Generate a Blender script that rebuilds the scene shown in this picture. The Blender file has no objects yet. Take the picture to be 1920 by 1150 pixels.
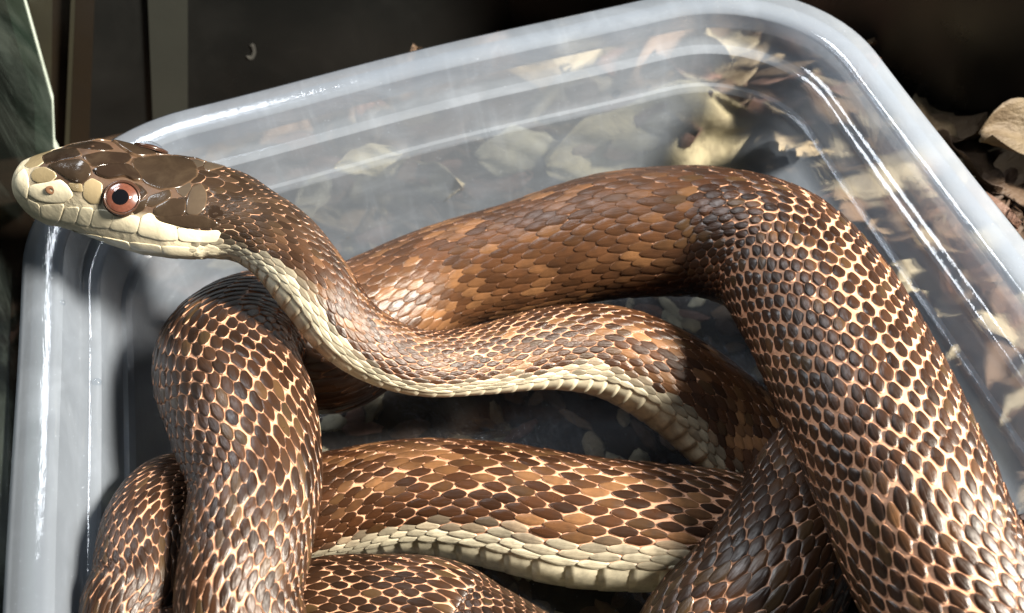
import bpy, math, random
import numpy as np
from mathutils import Vector, Matrix
from mathutils.bvhtree import BVHTree

U = 0.01                      # all layout below is in centimetres, meshes are written in metres
scene = bpy.context.scene
COL = scene.collection
rng = np.random.default_rng(7)
random.seed(7)

# ------------------------------------------------------------------ camera
# axes of the tub (x along its back rim, y away, z up) seen in camera space (right, down, forward)
F_PX, CX, CY = 1900.0, 960.0, 575.0
RIM = 4.3                                     # rim height above the tub's foot
CAM = np.array([5.6437, -14.1168, 11.3972 + RIM])
AX = np.array([0.96250191, -0.25579113, 0.09033808])
AY = np.array([-0.25899359, -0.76741127, 0.58651706])
AZ = np.array([-0.0806994, -0.58792078, -0.80488308])
M3 = np.stack([AX, AY, AZ])                   # camera space -> world
RIGHT, UP, TOWARD = M3[:, 0], -M3[:, 1], -M3[:, 2]


def cam_vec(v):
    return v[0] * RIGHT + v[1] * UP + v[2] * TOWARD


def ray(px, py):
    return M3 @ np.array([px - CX, py - CY, F_PX])


def on_z(px, py, z):
    d = ray(px, py)
    return CAM + d * (z - CAM[2]) / d[2]


def on_y(px, py, y):
    d = ray(px, py)
    return CAM + d * (y - CAM[1]) / d[1]


def on_x(px, py, x):
    d = ray(px, py)
    return CAM + d * (x - CAM[0]) / d[0]


def depth(p):
    return float(-(np.asarray(p) - CAM) @ TOWARD)


cam_data = bpy.data.cameras.new('camera')
cam = bpy.data.objects.new('camera', cam_data)
COL.objects.link(cam)
mw = Matrix.Identity(4)
for r in range(3):
    mw[r][0], mw[r][1], mw[r][2], mw[r][3] = RIGHT[r], UP[r], TOWARD[r], CAM[r] * U
cam.matrix_world = mw
cam_data.sensor_width = 36.0
cam_data.lens = 36.0 * F_PX / 1920.0
cam_data.clip_start, cam_data.clip_end = 0.005, 20.0
cam_data.dof.use_dof = True
cam_data.dof.focus_distance = 0.143
cam_data.dof.aperture_fstop = 30.0
scene.camera = cam

# ------------------------------------------------------------------ light
world = bpy.data.worlds.new('World')
scene.world = world
world.use_nodes = True
bg = world.node_tree.nodes['Background']
bg.inputs[0].default_value = (0.55, 0.62, 0.70, 1)
bg.inputs[1].default_value = 0.10


def area_lamp(name, pos, target, size, power, color, size_y=None):
    d = bpy.data.lights.new(name, 'AREA')
    d.energy, d.color, d.size = power, color, size
    d.shape = 'DISK' if size_y is None else 'RECTANGLE'
    if size_y:
        d.size_y = size_y
    o = bpy.data.objects.new(name, d)
    COL.objects.link(o)
    p, t = Vector(pos), Vector(target)
    o.location = p
    o.rotation_euler = (t - p).to_track_quat('-Z', 'Y').to_euler()
    return o


TGT = (0.075, -0.06, 0.02)
KEY = Vector((0.70, -0.30, 0.64)).normalized()
area_lamp('heat_lamp', Vector(TGT) + KEY * 0.75, TGT, 0.17, 34.0, (1.0, 0.90, 0.77))
area_lamp('fill_light', (-0.19, 0.42, 0.75), TGT, 0.36, 5.5, (0.93, 0.965, 1.0), 0.25)  # added soft fill, also placed to reflect in the rim

scene.view_settings.view_transform = 'Standard'
scene.view_settings.look = 'None'
scene.view_settings.exposure = 0.0
scene.view_settings.gamma = 1.0
scene.view_settings.use_curve_mapping = False
scene.cycles.use_denoising = True
scene.cycles.max_bounces = 14
scene.cycles.transparent_max_bounces = 24
scene.cycles.transmission_bounces = 8
scene.cycles.sample_clamp_indirect = 4.0
scene.cycles.caustics_reflective = False
scene.cycles.caustics_refractive = False


# ------------------------------------------------------------------ helpers
def mesh_obj(name, verts, faces, mat=None, parent=None, smooth=True, scale=U):
    me = bpy.data.meshes.new(name)
    v = np.asarray(verts, dtype=np.float64) * scale
    me.from_pydata([tuple(p) for p in v], [], [tuple(int(i) for i in f) for f in faces])
    if smooth:
        me.polygons.foreach_set('use_smooth', np.ones(len(me.polygons), dtype=bool))
    if mat:
        me.materials.append(mat)
    me.update()
    o = bpy.data.objects.new(name, me)
    COL.objects.link(o)
    if parent:
        o.parent = parent
    return o


def grid_mesh(name, V, Fq, mat, parent=None, attrs=None, uv=None):
    """fast build: V (n,3) cm, Fq (m,4) quads, attrs {name:(n,3)} colours, uv (n,2)"""
    me = bpy.data.meshes.new(name)
    n, m = len(V), len(Fq)
    me.vertices.add(n)
    me.vertices.foreach_set('co', (np.asarray(V, dtype=np.float32) * U).ravel())
    me.loops.add(m * 4)
    me.loops.foreach_set('vertex_index', np.asarray(Fq, dtype=np.int32).ravel())
    me.polygons.add(m)
    me.polygons.foreach_set('loop_start', np.arange(0, m * 4, 4, dtype=np.int32))
    me.polygons.foreach_set('loop_total', np.full(m, 4, dtype=np.int32))
    me.polygons.foreach_set('use_smooth', np.ones(m, dtype=bool))
    me.update(calc_edges=True)
    if uv is not None:
        l = me.uv_layers.new(name='UVMap')
        l.data.foreach_set('uv', np.asarray(uv, dtype=np.float32)[np.asarray(Fq).ravel()].ravel())
    for k, a in (attrs or {}).items():
        ca = me.color_attributes.new(k, 'FLOAT_COLOR', 'POINT')
        ca.data.foreach_set('color', np.concatenate([a, np.ones((n, 1))], 1).astype(np.float32).ravel())
    me.materials.append(mat)
    me.validate()
    o = bpy.data.objects.new(name, me)
    COL.objects.link(o)
    if parent:
        o.parent = parent
    return o


def empty(name, loc=(0, 0, 0)):
    o = bpy.data.objects.new(name, None)
    o.empty_display_size = 0.01
    o.location = Vector(loc) * U
    COL.objects.link(o)
    return o


def tag(o, label=None, cat=None, group=None, kind=None):
    if label:
        o['label'] = label
    if cat:
        o['category'] = cat
    if group:
        o['group'] = group
    if kind:
        o['kind'] = kind
    return o


class NT:
    """small node-graph helper"""

    def __init__(self, name):
        self.m = bpy.data.materials.new(name)
        self.m.use_nodes = True
        self.t = self.m.node_tree
        self.t.nodes.clear()
        self.out = self.t.nodes.new('ShaderNodeOutputMaterial')

    def n(self, typ, **kw):
        nd = self.t.nodes.new(typ)
        for k, v in kw.items():
            if k.startswith('in_'):
                key = k[3:]
                key = int(key) if key.isdigit() else key.replace('_', ' ')
                self.set(nd.inputs[key], v)
            else:
                setattr(nd, k, v)
        return nd

    def set(self, sock, v):
        if isinstance(v, bpy.types.NodeSocket):
            self.t.links.new(v, sock)
        else:
            sock.default_value = v

    def math(self, op, a, b=0.0, c=0.0):
        nd = self.t.nodes.new('ShaderNodeMath')
        nd.operation = op
        self.set(nd.inputs[0], a)
        self.set(nd.inputs[1], b)
        self.set(nd.inputs[2], c)
        return nd.outputs[0]

    def mix(self, fac, a, b, blend='MIX'):
        nd = self.t.nodes.new('ShaderNodeMix')
        nd.data_type = 'RGBA'
        nd.blend_type = blend
        self.set(nd.inputs[0], fac)
        self.set(nd.inputs[6], a if isinstance(a, bpy.types.NodeSocket) else tuple(a) + (1,) * (4 - len(a)))
        self.set(nd.inputs[7], b if isinstance(b, bpy.types.NodeSocket) else tuple(b) + (1,) * (4 - len(b)))
        return nd.outputs[2]

    def ramp(self, fac, lo, hi, a=0.0, b=1.0):
        nd = self.t.nodes.new('ShaderNodeMapRange')
        nd.interpolation_type = 'SMOOTHSTEP'
        self.set(nd.inputs[0], fac)
        nd.inputs[1].default_value, nd.inputs[2].default_value = lo, hi
        nd.inputs[3].default_value, nd.inputs[4].default_value = a, b
        return nd.outputs[0]

    def noise(self, scale, detail=4.0, vec=None, rough=0.55, dist=0.0):
        nd = self.t.nodes.new('ShaderNodeTexNoise')
        nd.inputs['Scale'].default_value = scale
        nd.inputs['Detail'].default_value = detail
        nd.inputs['Roughness'].default_value = rough
        nd.inputs['Distortion'].default_value = dist
        if vec is not None:
            self.t.links.new(vec, nd.inputs['Vector'])
        return nd.outputs[0]

    def obj_co(self, scale=(1, 1, 1)):
        c = self.t.nodes.new('ShaderNodeTexCoord')
        mp = self.t.nodes.new('ShaderNodeMapping')
        mp.inputs['Scale'].default_value = scale
        self.t.links.new(c.outputs['Object'], mp.inputs['Vector'])
        return mp.outputs[0]

    def bump(self, h, dist, strength=1.0):
        nd = self.t.nodes.new('ShaderNodeBump')
        nd.inputs['Distance'].default_value = dist
        nd.inputs['Strength'].default_value = strength
        self.t.links.new(h, nd.inputs['Height'])
        return nd.outputs[0]

    def thin_ior(self, ior):
        g = self.t.nodes.new('ShaderNodeNewGeometry').outputs['Backfacing']
        return self.math('ADD', ior, self.math('MULTIPLY', g, 1.0 / ior - ior))

    def principled(self, **kw):
        nd = self.t.nodes.new('ShaderNodeBsdfPrincipled')
        for k, v in kw.items():
            key = k.replace('_', ' ')
            if isinstance(v, tuple) and len(v) == 3 and key in ('Base Color', 'Specular Tint', 'Coat Tint'):
                v = v + (1,)
            self.set(nd.inputs[key], v)
        return nd

    def done(self, sh):
        self.t.links.new(sh, self.out.inputs['Surface'])
        return self.m


# ------------------------------------------------------------------ materials
def mat_plastic(name, cloud, blur=0.36):
    b = NT(name)
    smear = b.noise(95, 5, b.obj_co((1, 1, 2.2)), 0.65, 0.6)
    fine = b.noise(900, 3, b.obj_co(), 0.6)
    streak = b.noise(60, 3, b.obj_co((9, 1, 1)), 0.7, 0.3)
    milky = b.math('ADD', b.ramp(smear, 0.42, 0.75, 0.0, 0.08), cloud)
    milky = b.math('ADD', milky, b.ramp(fine, 0.62, 0.78, 0.0, 0.06))
    milky = b.math('ADD', milky, b.ramp(streak, 0.52, 0.74, 0.0, 0.045))
    milky = b.math('ADD', milky, b.ramp(b.noise(2300, 2, b.obj_co(), 0.5), 0.70, 0.76, 0.0, 0.25))
    tr = b.n('ShaderNodeBsdfTransparent', in_0=(0.89, 0.915, 0.95, 1))
    rf = b.n('ShaderNodeBsdfRefraction', in_0=(0.89, 0.915, 0.95, 1), in_1=0.30, in_2=1.04)
    clear = b.n('ShaderNodeMixShader', in_0=blur, in_1=tr.outputs[0], in_2=rf.outputs[0])
    df = b.n('ShaderNodeBsdfDiffuse', in_0=(0.66, 0.755, 0.875, 1))
    tl = b.n('ShaderNodeBsdfTranslucent', in_0=(0.66, 0.755, 0.875, 1))
    wh = b.n('ShaderNodeMixShader', in_0=0.5, in_1=df.outputs[0], in_2=tl.outputs[0])
    body = b.n('ShaderNodeMixShader', in_0=milky, in_1=clear.outputs[0], in_2=wh.outputs[0])
    nrm = b.bump(b.math('ADD', smear, b.math('MULTIPLY', streak, 0.5)), 0.0003, 0.5)
    fr = b.n('ShaderNodeFresnel', in_0=b.thin_ior(1.55))
    b.t.links.new(nrm, fr.inputs['Normal'])
    gl = b.n('ShaderNodeBsdfGlossy', in_0=(0.95, 0.97, 1, 1), in_1=b.ramp(smear, 0.3, 0.8, 0.05, 0.20))
    b.t.links.new(nrm, gl.inputs['Normal'])
    o = b.n('ShaderNodeMixShader', in_0=fr.outputs[0], in_1=body.outputs[0], in_2=gl.outputs[0])
    return b.done(o.outputs[0])


def mat_scale():
    b = NT('snake_scale')
    col = b.n('ShaderNodeVertexColor', layer_name='Col').outputs[0]
    edge = b.n('ShaderNodeVertexColor', layer_name='Edge').outputs[0]
    uv = b.n('ShaderNodeUVMap', uv_map='UVMap').outputs[0]
    sp = b.n('ShaderNodeSeparateXYZ', in_0=uv)
    a, l = sp.outputs[0], sp.outputs[1]                 # a: 0 base .. 1 tip, l: 0..1 across
    d = b.math('SUBTRACT', a, 0.56)
    fa = b.math('MAXIMUM', b.math('MULTIPLY', d, -1.0 / 0.50), b.math('MULTIPLY', d, 1.0 / 0.46))
    fl = b.math('ABSOLUTE', b.math('SUBTRACT', b.math('MULTIPLY', l, 2.0), 1.0))
    e = b.math('POWER', b.math('ADD', b.math('POWER', fa, 3.5), b.math('POWER', fl, 3.5)), 1 / 3.5)
    wob = b.noise(1400, 3, b.obj_co(), 0.6)
    e = b.math('ADD', e, b.math('MULTIPLY', b.math('SUBTRACT', wob, 0.5), 0.22))
    fac = b.ramp(e, 0.88, 1.04)
    big = b.noise(420, 4, b.obj_co(), 0.6)
    c1 = b.mix(b.ramp(big, 0.35, 0.75, 0.0, 0.45), col, (0.012, 0.006, 0.003))
    c = b.mix(fac, c1, edge)
    stri = b.noise(1, 2, b.n('ShaderNodeMapping', in_0=uv, in_3=(1.5, 15, 1)).outputs[0], 0.5)
    keel = b.math('SUBTRACT', 1.0, b.ramp(b.math('ABSOLUTE', b.math('SUBTRACT', l, 0.5)), 0.0, 0.09))
    h = b.math('ADD', b.math('MULTIPLY', stri, 0.5), b.math('MULTIPLY', keel, 0.10))
    nrm = b.bump(h, 0.00022, 0.6)
    rough = b.ramp(big, 0.3, 0.8, 0.27, 0.42)
    p = b.principled(Base_Color=c, Roughness=rough, Specular_IOR_Level=0.42, Normal=nrm)
    return b.done(p.outputs[0])


def mat_skin():
    b = NT('snake_skin')
    col = b.n('ShaderNodeVertexColor', layer_name='Col').outputs[0]
    n1 = b.noise(900, 4, b.obj_co(), 0.6)
    c = b.mix(b.ramp(n1, 0.3, 0.8, 0, 0.45), col, b.mix(0.55, col, (0.10, 0.05, 0.03)))
    p = b.principled(Base_Color=c, Roughness=0.5, Specular_IOR_Level=0.4, Normal=b.bump(n1, 0.0003, 0.5))
    return b.done(p.outputs[0])


def mat_plate():
    b = NT('head_plate_horn')
    col = b.n('ShaderNodeVertexColor', layer_name='Col').outputs[0]
    edge = b.n('ShaderNodeVertexColor', layer_name='Edge').outputs[0]
    uv = b.n('ShaderNodeUVMap', uv_map='UVMap').outputs[0]
    r = b.n('ShaderNodeSeparateXYZ', in_0=uv).outputs[0]
    n1 = b.noise(260, 5, b.obj_co(), 0.6, 0.5)
    n2 = b.noise(1500, 3, b.obj_co(), 0.6)
    c1 = b.mix(b.ramp(n1, 0.35, 0.75, 0, 0.5), col, b.mix(0.10, col, (0.30, 0.22, 0.13)))
    rr = b.math('ADD', r, b.math('MULTIPLY', b.math('SUBTRACT', n1, 0.5), 0.3))
    c = b.mix(b.ramp(rr, 0.90, 1.03), c1, edge)
    p = b.principled(Base_Color=c, Roughness=b.ramp(n1, 0.3, 0.8, 0.14, 0.30), Specular_IOR_Level=0.55,
                     Normal=b.bump(b.math('ADD', n1, b.math('MULTIPLY', n2, 0.4)), 0.0002, 0.45))
    return b.done(p.outputs[0])


def mat_iris():
    b = NT('iris')
    n1 = b.noise(2400, 4, b.obj_co(), 0.7)
    c = b.mix(n1, (0.05, 0.016, 0.010), (0.21, 0.075, 0.045))
    p = b.principled(Base_Color=c, Roughness=0.25, Coat_Weight=1.0, Coat_Roughness=0.03)
    return b.done(p.outputs[0])


def mat_plain(name, color, rough=0.5, spec=0.5, coat=0.0, var=0.3, scale=60, bump=0.0003, dark=None):
    b = NT(name)
    n1 = b.noise(scale, 6, b.obj_co(), 0.62, 0.4)
    dk = dark or tuple(x * 0.45 for x in color)
    c = b.mix(b.ramp(n1, 0.3, 0.75, 0, var * 2), color, dk)
    p = b.principled(Base_Color=c, Roughness=b.ramp(n1, 0.3, 0.8, rough * 0.8, min(1, rough * 1.25)), Specular_IOR_Level=spec,
                     Coat_Weight=coat, Normal=b.bump(n1, bump, 0.6))
    return b.done(p.outputs[0])


def mat_glass_pane():
    b = NT('enclosure_glass')
    n1 = b.noise(55, 6, b.obj_co((1, 1, 0.5)), 0.7, 0.8)
    tr = b.n('ShaderNodeBsdfTransparent', in_0=(0.16, 0.20, 0.18, 1))
    df = b.n('ShaderNodeBsdfDiffuse', in_0=(0.075, 0.095, 0.085, 1))
    body = b.n('ShaderNodeMixShader', in_0=b.ramp(n1, 0.40, 0.75, 0.03, 0.40), in_1=tr.outputs[0], in_2=df.outputs[0])
    gl = b.n('ShaderNodeBsdfGlossy', in_0=(1, 1, 1, 1), in_1=0.07)
    fr = b.n('ShaderNodeFresnel', in_0=b.thin_ior(1.5))
    o = b.n('ShaderNodeMixShader', in_0=fr.outputs[0], in_1=body.outputs[0], in_2=gl.outputs[0])
    return b.done(o.outputs[0])


def mat_leaf():
    b = NT('dry_leaf')
    col = b.n('ShaderNodeVertexColor', layer_name='Col').outputs[0]
    n1 = b.noise(130, 6, b.obj_co(), 0.65, 0.6)
    n2 = b.noise(700, 4, b.obj_co((1, 3, 1)), 0.6)
    c = b.mix(b.ramp(n1, 0.35, 0.7, 0, 0.8), col, b.mix(0.7, col, (0.03, 0.015, 0.008)))
    p = b.principled(Base_Color=c, Roughness=0.62, Specular_IOR_Level=0.35,
                     Normal=b.bump(b.math('ADD', n1, b.math('MULTIPLY', n2, 0.4)), 0.0012, 0.8))
    return b.done(p.outputs[0])


def mat_panel():
    b = NT('dark_panel')
    n1 = b.noise(30, 6, b.obj_co(), 0.6, 0.5)
    scr = b.noise(40, 6, b.obj_co((1, 1, 14)), 0.75, 1.2)
    c = b.mix(b.ramp(n1, 0.3, 0.8), (0.0050, 0.0055, 0.0055), (0.0095, 0.0100, 0.0095))
    c = b.mix(b.ramp(scr, 0.68, 0.80, 0, 0.35), c, (0.05, 0.05, 0.045))
    p = b.principled(Base_Color=c, Roughness=b.ramp(n1, 0.3, 0.8, 0.25, 0.5), Specular_IOR_Level=0.4)
    return b.done(p.outputs[0])


def mat_water():
    b = NT('water_drop')
    tr = b.n('ShaderNodeBsdfTransparent', in_0=(0.93, 0.95, 0.97, 1))
    gl = b.n('ShaderNodeBsdfGlossy', in_0=(1, 1, 1, 1), in_1=0.03)
    fr = b.n('ShaderNodeFresnel', in_0=b.thin_ior(1.45))
    o = b.n('ShaderNodeMixShader', in_0=fr.outputs[0], in_1=tr.outputs[0], in_2=gl.outputs[0])
    return b.done(o.outputs[0])


MAT = dict(plastic=mat_plastic('clear_plastic_wall', 0.18), lip=mat_plastic('hazy_plastic', 0.22), rim=mat_plastic('cloudy_thick_plastic', 0.25), band=mat_plastic('cloudy_highlight_fold', 0.30), base=mat_plastic('clear_plastic_base', 0.05, 0.06), scale=mat_scale(), skin=mat_skin(), plate=mat_plate(), iris=mat_iris(),  # band: thicker plastic whitened further, bright reflection lines put into its colour
           glass=mat_glass_pane(), leaf=mat_leaf(), panel=mat_panel(), water=mat_water(),
           pupil=mat_plain('pupil_black', (0.003, 0.003, 0.004), 0.05, 0.6, 1.0, 0.0),
           socket=mat_plain('eye_rim', (0.045, 0.022, 0.014), 0.3, 0.5, 0.3),
           soil=mat_plain('damp_substrate', (0.050, 0.030, 0.018), 0.8, 0.3, 0, 0.45, 160, 0.002),
           olive=mat_plain('olive_trim', (0.030, 0.029, 0.019), 0.45, 0.5, 0, 0.3, 50),
           brown=mat_plain('brown_trim', (0.014, 0.010, 0.006), 0.5, 0.4, 0, 0.35, 50),
           gstrip=mat_plain('grey_strip', (0.026, 0.028, 0.024), 0.4, 0.5, 0, 0.2, 40),
           pale=mat_plain('glass_edge', (0.46, 0.54, 0.48), 0.25, 0.6, 0.4, 0.35, 90),
           smudge=mat_plain('dried_splash', (0.07, 0.07, 0.065), 0.6, 0.3, 0, 0.4, 200))

# ------------------------------------------------------------------ setting: ground and enclosure
TUB_W, TUB_L = 14.0, 18.0
BACK_Y = 5.0                                            # enclosure back panel
gx = np.linspace(-9, 26, 90)
gy = np.linspace(-26, BACK_Y + 0.2, 80)


def in_tub(x, y, m=0.0):
    return (-m < x < TUB_W + m) and (-TUB_L - m < y < m)


def ground_h(x, y):
    """substrate is banked up round the tub, flat under it"""
    dx = max(0.9 - x, x - (TUB_W - 0.9), 0)
    dy = max(y + 0.9, -TUB_L + 0.9 - y, 0)
    d = math.hypot(dx, dy)
    k = min(1, d / 1.3)
    k = k * k * (3 - 2 * k)
    side = 1.0 if x > 4 else 0.55 + 0.45 * max(0, x) / 4
    side *= 1.35 if y > -1.2 and x < 13 else 1.0
    k *= math.exp(-max(0, d - 1.4) / 2.2)
    return -0.12 + k * (0.95 + 0.35 * math.sin(x * 0.9 + 1) * math.cos(y * 0.7) + 0.05 * x * (x > 0)) * side


gv = [(x, y, ground_h(x, y) + rng.normal(0, 0.03)) for y in gy for x in gx]
gf = [(j * 90 + i, j * 90 + i + 1, (j + 1) * 90 + i + 1, (j + 1) * 90 + i) for j in range(79) for i in range(89)]
tag(mesh_obj('ground', gv, gf, MAT['soil']), kind='structure')


def box(name, x0, x1, y0, y1, z0, z1, mat, parent=None):
    v = [(x, y, z) for x in (x0, x1) for y in (y0, y1) for z in (z0, z1)]
    f = [(0, 1, 3, 2), (4, 6, 7, 5), (0, 4, 5, 1), (2, 3, 7, 6), (0, 2, 6, 4), (1, 5, 7, 3)]
    return mesh_obj(name, v, f, mat, parent, smooth=False)


def slab_on_back(name, quad_px, y, thick, mat, parent=None):
    """a flat strip lying on the back panel: four picture points put on the plane y, given thickness"""
    p = [on_y(a, b, y) for a, b in quad_px]
    v = [tuple(q) for q in p] + [(q[0], q[1] + thick, q[2]) for q in p]
    n = len(p)
    f = [tuple(range(n)), tuple(range(2 * n - 1, n - 1, -1))] + [(i, i + n, (i + 1) % n + n, (i + 1) % n) for i in range(n)]
    return mesh_obj(name, v, f, mat, parent, smooth=False)


wl = [(-9, BACK_Y), (9.5, BACK_Y), (14.3, 0.6), (27, -11.6)]
wv = [(x, y + o, z) for o in (0, 0.4) for x, y in wl for z in (-0.6, 9 if x < 14 else 5)]
wf = [(o + 2 * i, o + 2 * i + 2, o + 2 * i + 3, o + 2 * i + 1) for o in (0, 8) for i in range(3)] + [(2 * i + 1, 2 * i + 3, 2 * i + 11, 2 * i + 9) for i in range(3)]
tag(mesh_obj('wall_back', wv, wf, MAT['panel'], smooth=False), kind='structure')


def behind_wall(x, y, m=0.0):
    return y > np.interp(x, [p[0] for p in wl], [p[1] for p in wl]) - m


t = empty('corner_trim', on_y(120, 260, BACK_Y - 0.5))
t.location = (0, 0, 0)
for q, yy, m in (([(58, -120), (100, -120), (94, 330), (40, 330)], BACK_Y - 0.35, MAT['olive']),
                 ([(100, -120), (138, -120), (122, 330), (94, 330)], BACK_Y - 0.22, MAT['brown']),
                 ([(138, -120), (146, -120), (128, 330), (119, 330)], BACK_Y - 0.42, MAT['olive']),
                 ([(146, -120), (182, -120), (165, 330), (129, 330)], BACK_Y - 0.28, MAT['brown'])):
    slab_on_back('strip', q, yy, BACK_Y - 0.003 - yy, m, t)
tag(t, 'upright olive and brown ribbed corner trim beside the glass pane', 'trim')
s = slab_on_back('panel_strip', [(272, -120), (352, -120), (352, 260), (288, 260)], BACK_Y - 0.12, 0.117, MAT['gstrip'])
tag(s, 'upright dull grey flat strip standing against the black back panel', 'strip')
# dried splash on the panel
sm = []
for k in range(15):
    a = k / 14
    sm.append((470 + 10 * math.cos(-1.2 + 3.2 * a), 97 + 15 * math.sin(-1.2 + 3.2 * a)))
for k in range(15):
    a = 1 - k / 14
    sm.append((466 + 8 * math.cos(-1.2 + 3.2 * a), 96 + 11 * math.sin(-1.2 + 3.2 * a)))
sp = slab_on_back('dried_splash', sm, BACK_Y - 0.03, 0.027, MAT['smudge'])
tag(sp, 'small pale crescent of dried splash on the black back panel', 'stain')

# leaning glass pane on the left
PX0 = -0.22
pA, pB, pC = on_x(40, -20, PX0), on_x(98, 188, PX0), on_x(101, 275, PX0)
pD = np.array([PX0, pC[1] - 0.6, 0.25])
pane_pts = [pA + np.array([0, 0.6, 0.55]), pA, pB, pC, pD, np.array([PX0, -16, 0.25]), np.array([PX0, -16, 7.5]), np.array([PX0, pA[1] + 0.6, 7.5])]
pane = empty('glass_pane', (0, 0, 0))
npn = len(pane_pts)
v = [tuple(p) for p in pane_pts] + [(p[0] - 0.35, p[1], p[2]) for p in pane_pts]
mesh_obj('sheet', v, [tuple(range(npn)), tuple(range(2 * npn - 1, npn - 1, -1))] + [(i, i + npn, (i + 1) % npn + npn, (i + 1) % npn) for i in range(4, npn)], MAT['glass'], pane, smooth=False)
v = []
for p, wd in ((pane_pts[0], .10), (pA, .10), (pB, .13), (pC, .22), (pD, .22)):
    for ox, oy in ((0.02, 0.0), (0.02, wd), (-0.37, wd), (-0.37, 0.0)):
        v.append((p[0] + ox, p[1] + oy, p[2]))
ff = [(0, 3, 2, 1), (16, 17, 18, 19)]
for i in range(4):
    o_ = 4 * i
    ff += [(o_ + a_, o_ + (a_ + 1) % 4, o_ + 4 + (a_ + 1) % 4, o_ + 4 + a_) for a_ in range(4)]
mesh_obj('polished_edge', v, ff, MAT['pale'], pane, smooth=False)
tag(pane, 'dark greenish glass pane with pale polished edge standing beside the tub', 'glass pane')
tag(box('wall_left', -9, -4.2, -26, BACK_Y - 0.003, -0.5, 9, MAT['panel']), kind='structure')

# ------------------------------------------------------------------ tub
T = RIM
PROF_IN = [(0.06, T - 0.80), (0.00, T - 0.10), (0.03, T - 0.03), (0.10, T), (0.30, T + 0.012), (0.50, T), (0.58, T - 0.03), (0.62, T - 0.10),
           (0.68, T - 0.50), (0.72, T - 0.58), (0.80, T - 0.61), (0.90, T - 0.62), (0.95, T - 0.68), (1.00, T - 1.18), (1.04, T - 1.26), (1.11, T - 1.28), (1.18, T - 1.36),
           (1.32, T - 2.4), (1.45, T - 3.5), (1.56, 0.55), (1.75, 0.25), (2.1, 0.13), (2.5, 0.11)]
PROF_OUT = [(2.5, 0.0), (2.05, 0.01), (1.65, 0.12), (1.44, 0.45), (1.33, T - 3.5), (1.20, T - 2.4), (1.07, T - 1.42), (0.93, T - 1.36), (0.88, T - 1.2),
            (0.83, T - 0.76), (0.60, T - 0.70), (0.53, T - 0.15), (0.45, T - 0.11), (0.18, T - 0.11), (0.12, T - 0.18), (0.15, T - 0.80)]


def tub_ring(n, z):
    """rounded rectangle inset by n, sides a touch bowed"""
    R = max(2.7 - n * 0.75, 0.5)
    x0, x1, y0, y1 = n, TUB_W - n, -TUB_L + n, -n
    pts = []
    NC, NS = 18, 22
    cs = [((x1 - R, y1 - R), 0), ((x0 + R, y1 - R), 90), ((x0 + R, y0 + R), 180), ((x1 - R, y0 + R), 270)]
    for i, (c, a0) in enumerate(cs):
        for k in range(NC + 1):
            a = math.radians(a0 + 90 * k / NC)
            pts.append((c[0] + R * math.cos(a), c[1] + R * math.sin(a)))
        nx = cs[(i + 1) % 4]
        a1 = math.radians(nx[1])
        pe = (nx[0][0] + R * math.cos(a1), nx[0][1] + R * math.sin(a1))
        ps = pts[-1]
        for k in range(1, NS):
            u = k / NS
            bow = 0.10 * math.sin(math.pi * u) ** 2
            nrm = [(0, 1), (-1, 0), (0, -1), (1, 0)][i]
            pts.append((ps[0] + (pe[0] - ps[0]) * u + nrm[0] * bow, ps[1] + (pe[1] - ps[1]) * u + nrm[1] * bow))
    return [(x, y, z) for x, y in pts]


tub = empty('plastic_tub', (0, 0, 0))
ALLP = PROF_IN + PROF_OUT
rings = [tub_ring(n, z) for n, z in ALLP]
NR = len(rings[0])


def ring_part(name, idx, cap=None):
    v, f = [], []
    for k in idx:
        v += rings[k]
    for k in range(len(idx) - 1):
        for i in range(NR):
            j = (i + 1) % NR
            f.append((k * NR + i, k * NR + j, (k + 1) * NR + j, (k + 1) * NR + i))
    if cap:
        for k in cap:
            f.append(tuple(k * NR + i for i in range(NR)))
    return mesh_obj(name, v, f, MAT[{'rim': 'rim', 'rim_skirt': 'rim', 'ledge': 'band', 'bead': 'band', 'base': 'base', 'base_underside': 'base'}.get(name, 'lip' if 'lip' in name else 'plastic')], tub)


nI, nA = len(PROF_IN), len(ALLP)
kr = 17                                                    # where the rim steps end
ring_part('rim', list(range(8)))
ring_part('stepped_lip', list(range(7, 11)))
ring_part('ledge', list(range(10, 13)))
ring_part('lower_lip', list(range(12, 15)))
ring_part('bead', list(range(14, 16)))
ring_part('shoulder', list(range(15, kr)))
ring_part('rim_skirt', list(range(nI + 11, nA)) + [0])
ring_part('lip_outer_face', list(range(nI + 6, nI + 12)))
ring_part('wall', list(range(kr - 1, nI - 3)))
ring_part('wall_outer_face', list(range(nI + 2, nI + 7)))
ring_part('base', list(range(nI - 4, nI)), cap=[3])
ring_part('base_underside', list(range(nI, nI + 3)), cap=[0])
tag(tub, 'open rectangular translucent plastic tub with stepped rounded rim holding the snake', 'tub')

# ------------------------------------------------------------------ snake: the path of the spine
k0 = RIM - 6.2        # heights below were read for a rim at 6.2
HD = (0.0, 0.766, 0.643)
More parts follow.
